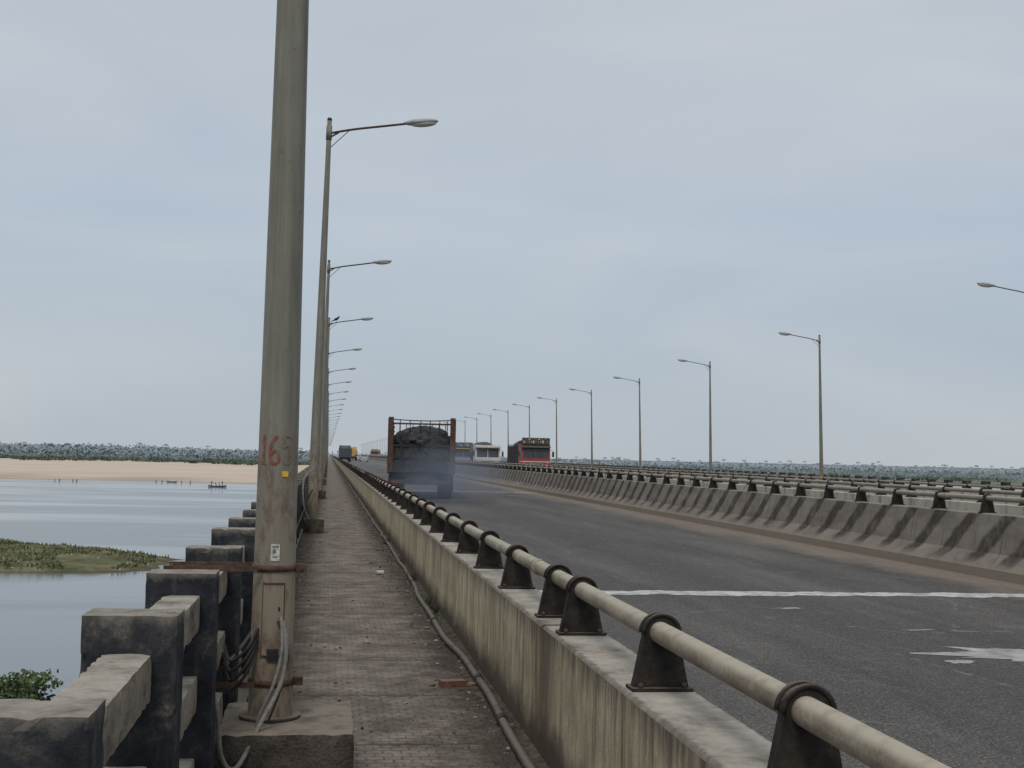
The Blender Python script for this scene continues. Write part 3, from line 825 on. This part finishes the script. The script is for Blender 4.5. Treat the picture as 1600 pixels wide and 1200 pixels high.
    for k in (-1,1):
        s.box(k*.9-.15,k*.9+.15,L+.0,L+.06,.8,.92,TAILR)
    return s.build('truck',(x,y,z),rotz)
truck(16.9,104,0,(.32,.045,.04),(.42,.04,.035),(.05,.045,.05),(.045,.06,.05),COAL,visor=(.10,.16,.12))
truck(15.15,122,0,(.62,.62,.58),(.42,.43,.42),(.10,.10,.11),(.5,.5,.5),None,crown=False,visor=(.5,.46,.36),L=7,tank=True)
truck(15.9,152,0,(.16,.17,.19),(.1,.1,.12),(.1,.1,.11),(.10,.11,.14),COAL)
truck(15.0,420,0,(.40,.08,.05),(.40,.08,.05),(.3,.06,.05),(.3,.2,.08))
truck(18.0,480,0,(.45,.36,.3),(.40,.08,.05),(.3,.16,.05),(.3,.2,.08))
truck(3.3,262,math.pi,(.05,.08,.12),(.05,.08,.12),(.035,.05,.07),(.05,.08,.1),COAL)
truck(5.6,312,math.pi,(.7,.35,.03),(.7,.35,.03),(.7,.36,.04),(.7,.35,.03),tank=True)
def car(x,y,rotz,c):
    s=MB(); C=paint('car_paint',c,.4,.9)
    s.prism([(-2,.3),(2,.3),(2.05,.75),(1.7,.95),(1.0,1.02),(.45,1.48),(-1.0,1.5),(-1.85,1.05),(-2.05,.9)],'x',-.82,.82,C)
    s.prism([(.98,1.04),(.46,1.46),(-1.0,1.47),(-1.7,1.1)],'x',-.828,.828,GLASS)
    b=len(s.v); s.v+=[(-.7,-1.06,1.475),(.7,-1.06,1.475),(.72,-1.84,1.09),(-.72,-1.84,1.09)]; s.face([b,b+1,b+2,b+3],GLASS)
    for k in (-1,1):
        for yy_ in (-1.3,1.3): wheel(s,k*.74,yy_,.32,.2)
        s.box(k*.68-.12,k*.68+.12,-2.07,-2.0,.78,.95,TAILR)
    return s.build('car',(x,y,0),rotz)
car(7.4,270,0,(.45,.47,.5))
car(7.0,330,0,(.6,.6,.6))

# coal truck in our lane
s=MB(); BODY=basic('sooty_truck_body',(.02,.02,.022),(.06,.054,.05),7,.85,bump=.4); FR=basic('rusty_cage',(.05,.032,.027),(.13,.072,.052),9,.88)
L=7.0
s.box(-1.22,1.22,0,L,1.0,1.16,BODY)
for k in (-1,1):
    s.box(min(k*1.22,k*1.15),max(k*1.22,k*1.15),0,L,1.16,2.45,BODY)
    q=.02
    while q<L:
        s.box(min(k*1.22,k*1.27),max(k*1.22,k*1.27),q,q+.07,.95,3.0 ,FR); q+=.98
    for zz_ in (2.6,2.78,2.95): s.box(min(k*1.225,k*1.19),max(k*1.225,k*1.19),0,L,zz_,zz_+.05,FR)
    s.box(min(k*1.25,k*1.06),max(k*1.25,k*1.06),-.06,.05,1.0,3.06,FR)
s.box(-1.15,1.15,0,.07,1.16,2.0,BODY)
for k in (-.75,-.38,0,.38,.75): s.box(k-.035,k+.035,-.05,0,1.0,2.02,BODY)
s.box(-1.08,1.08,-.05,-.0,1.52,1.60,BODY); s.box(-1.08,1.08,-.05,0,1.96,2.04,BODY)
s.box(-1.2,1.2,L-.1,L,1.16,2.5,BODY)
s.box(-1.2,1.2,L-.12,L-.02,2.95,3.02,FR)
for k in range(8): s.box(-1.0+k*.28,-.97+k*.28,L-.12,L-.08,2.4,3.0,FR)
s.tube(cat([(-1.18,0,2.98),(-.4,0,2.94),(.4,0,2.94),(1.18,0,2.98)],6),.022,6,FR)
for k in (-.82,-.45,-.05,.3,.66,.95): s.tube([(k,0,2.94),(k,.25,2.5)],.018,5,FR)
s.ell((0,L*.45,2.12),(1.14,L*.46,.68),COAL,48,28,None,.14,fq=3.6)
s.ell((.05,.95,2.0),(1.12,.95,.76),COAL,40,24,None,.20,fq=4.2)
s.box(-.5,.5,.1,L+2,.62,.98,DSTEEL)
s.box(-1.15,1.15,-.02,.08,.55,.72,DSTEEL)
for k in (-1,1):
    for yy_ in (1.2,2.5): wheel(s,k*.92,yy_,.52,.52)
    wheel(s,k*1.0,L+1.2,.52,.3)
    s.box(k*.92-.3,k*.92+.3,.45,.47,.3,.98,TYRE)
    s.box(k*.95-.13,k*.95+.13,-.04,-.02,.60,.69,TAILR)
s.prism([(L+.15,.6),(L+2.0,.6),(L+1.95,1.6),(L+1.75,2.5),(L+.15,2.5)],'x',-1.18,1.18,BODY)
for k in (-1,1): s.box(min(k*1.2,k*1.42),max(k*1.2,k*1.42),L+1.6,L+1.66,1.8,2.2,DSTEEL)
s.build('coal_truck',(3.45,48,0),math.radians(-4.4))

# exhaust smoke
me=MB(); me.ell((0,0,0),(1,1,1),DSTEEL,24,14)
o=me.build('exhaust_smoke',(4.2,45.8,.85)); o.scale=(2.4,3.4,1.5)
n=N('smoke')
tc=n.new('ShaderNodeTexCoord')
ln=n.new('ShaderNodeVectorMath',{0:tc.outputs['Object']},operation='LENGTH')
fall=n.rng(ln.outputs['Value'],1.0,.1)
nz=n.noise(1.5,4,tc.outputs['Object'],.6)
dd=n.math('MULTIPLY',n.math('MULTIPLY',fall,n.rng(nz,.35,.65,.2,1)),.42)
pv=n.new('ShaderNodeVolumePrincipled',{'Color':(.40,.46,.58),'Density':dd})
n.new('ShaderNodeOutputMaterial',{'Volume':pv.outputs[0]})
o.data.materials.clear(); o.data.materials.append(n.m)

# ---------------------------------------------------------------- boats and people, bird
WOOD=basic('tarred_wood',(.03,.027,.024),(.07,.06,.05),4,.85)
def boat(x,y,L,rz_,wd=.75):
    s=MB(); K=12
    for i in range(K+1):
        t=i/K; w=wd*math.sin(math.pi*min(max(t*.92+.04,0),1))**.6; sh=.28*(2*t-1)**2
        xx=(t-.5)*L
        s.v+=[(xx,-w,.45+sh),(xx,-w*.6,.0+sh*.5),(xx,w*.6,.0+sh*.5),(xx,w,.45+sh),(xx,w*.85,.42+sh),(xx,w*.5,.1+sh*.5),(xx,-w*.5,.1+sh*.5),(xx,-w*.85,.42+sh)]
    for i in range(K):
        for k in range(8):
            k2=(k+1)%8; s.face([i*8+k,i*8+k2,(i+1)*8+k2,(i+1)*8+k],WOOD)
    s.face(list(range(8)),WOOD); s.face([K*8+k for k in range(8)],WOOD)
    for t in (-.25,.05,.3): s.box(t*L-.1,t*L+.1,-.6*wd/.75,.6*wd/.75,.36,.40,WOOD)
    return s.build('boat',(x,y,-10.55),rz_)
def person(x,y,z,shirt,rz_=0,sit=False):
    if sit: J=[(0,0,.45),(0,.02,.75),(0,.02,.98),(0,.02,1.08),(0,0,1.22),(-.1,-.25,.45),(-.1,-.3,.05),(.1,-.25,.45),(.1,-.3,.05),(-.2,.02,.95),(-.24,-.12,.7),(-.18,-.3,.6),(.2,.02,.95),(.24,-.12,.7),(.18,-.3,.6)]
    else: J=[(0,0,.9),(0,.02,1.2),(0,.02,1.42),(0,.02,1.5),(0,0,1.64),(-.11,0,.48),(-.13,.03,.06),(.11,-.05,.48),(.14,0,.06),(-.2,.02,1.4),(-.28,0,1.12),(-.25,-.18,.95),(.2,.02,1.4),(.28,-.02,1.12),(.26,-.15,.9)]
    E=[(0,1),(1,2),(2,3),(3,4),(0,5),(5,6),(0,7),(7,8),(2,9),(9,10),(10,11),(2,12),(12,13),(13,14)]
    rad=[.14,.14,.13,.055,.10,.075,.05,.075,.05,.065,.05,.035,.065,.05,.035]
    me=bpy.data.meshes.new('person'); me.from_pydata(J,E,[]); o=bpy.data.objects.new('person',me); sc.collection.objects.link(o)
    m=o.modifiers.new('s','SKIN')
    for i,r in enumerate(rad): me.skin_vertices[0].data[i].radius=(r,r)
    me.skin_vertices[0].data[0].use_root=True
    o.modifiers.new('u','SUBSURF').levels=1
    n=N('clothes'); tc=n.new('ShaderNodeTexCoord'); q=n.new('ShaderNodeSeparateXYZ',{0:tc.outputs['Object']})
    top=.98 if sit else 1.46; wa=.5 if sit else .92
    col=n.mix(n.rng(q.outputs[2],wa,wa+.02),(.08,.08,.1),shirt)
    col=n.mix(n.rng(q.outputs[2],top,top+.02),col,(.13,.075,.05))
    me.materials.append(n.out(col,.9,haze=False))
    o.location=(x,y,z); o.rotation_euler=(0,0,rz_)
bx,by=-36.5,440
boat(bx,by,6.0,.1)
person(bx-1.9,by,-10.15,(.05,.12,.25),.4); person(bx-.6,by+.1,-10.2,(.35,.06,.05),2,True); person(bx+.5,by,-10.2,(.3,.3,.28),1,True); person(bx+1.6,by,-10.15,(.06,.06,.08),-.8)
boat(-57,488,4,-.3,.4)
for q in [(-96,480),(-94.5,480.5),(-90,481),(-88.5,480),(-62,488),(-60,489),(-53,489),(-50,490)]:
    person(q[0],q[1]-5,-11.2,random.choice([(.2,.2,.2),(.05,.05,.08),(.2,.09,.05)]),random.random()*6)
s=MB(); FE=basic('crow_feathers',(.008,.008,.01),(.02,.02,.024),20,.5,bump=0)
s.ell((0,0,.15),(.14,.065,.07),FE,14,10,Matrix.Rotation(-.5,3,'Y'))
s.ell((.12,0,.26),(.05,.042,.045),FE,12,8)
s.tube([(.155,0,.26),(.21,0,.25)],[.018,.003],6,FE)
s.tube([(-.08,0,.10),(-.26,0,.02)],[.035,.02],6,FE)
for k in (-.025,.025): s.tube([(0,k,.09),(.01,k,0)],.006,5,FE)
s.build('crow',(-.30+.013*8.4+.40,6.8+20.1*3,8.65-.16))
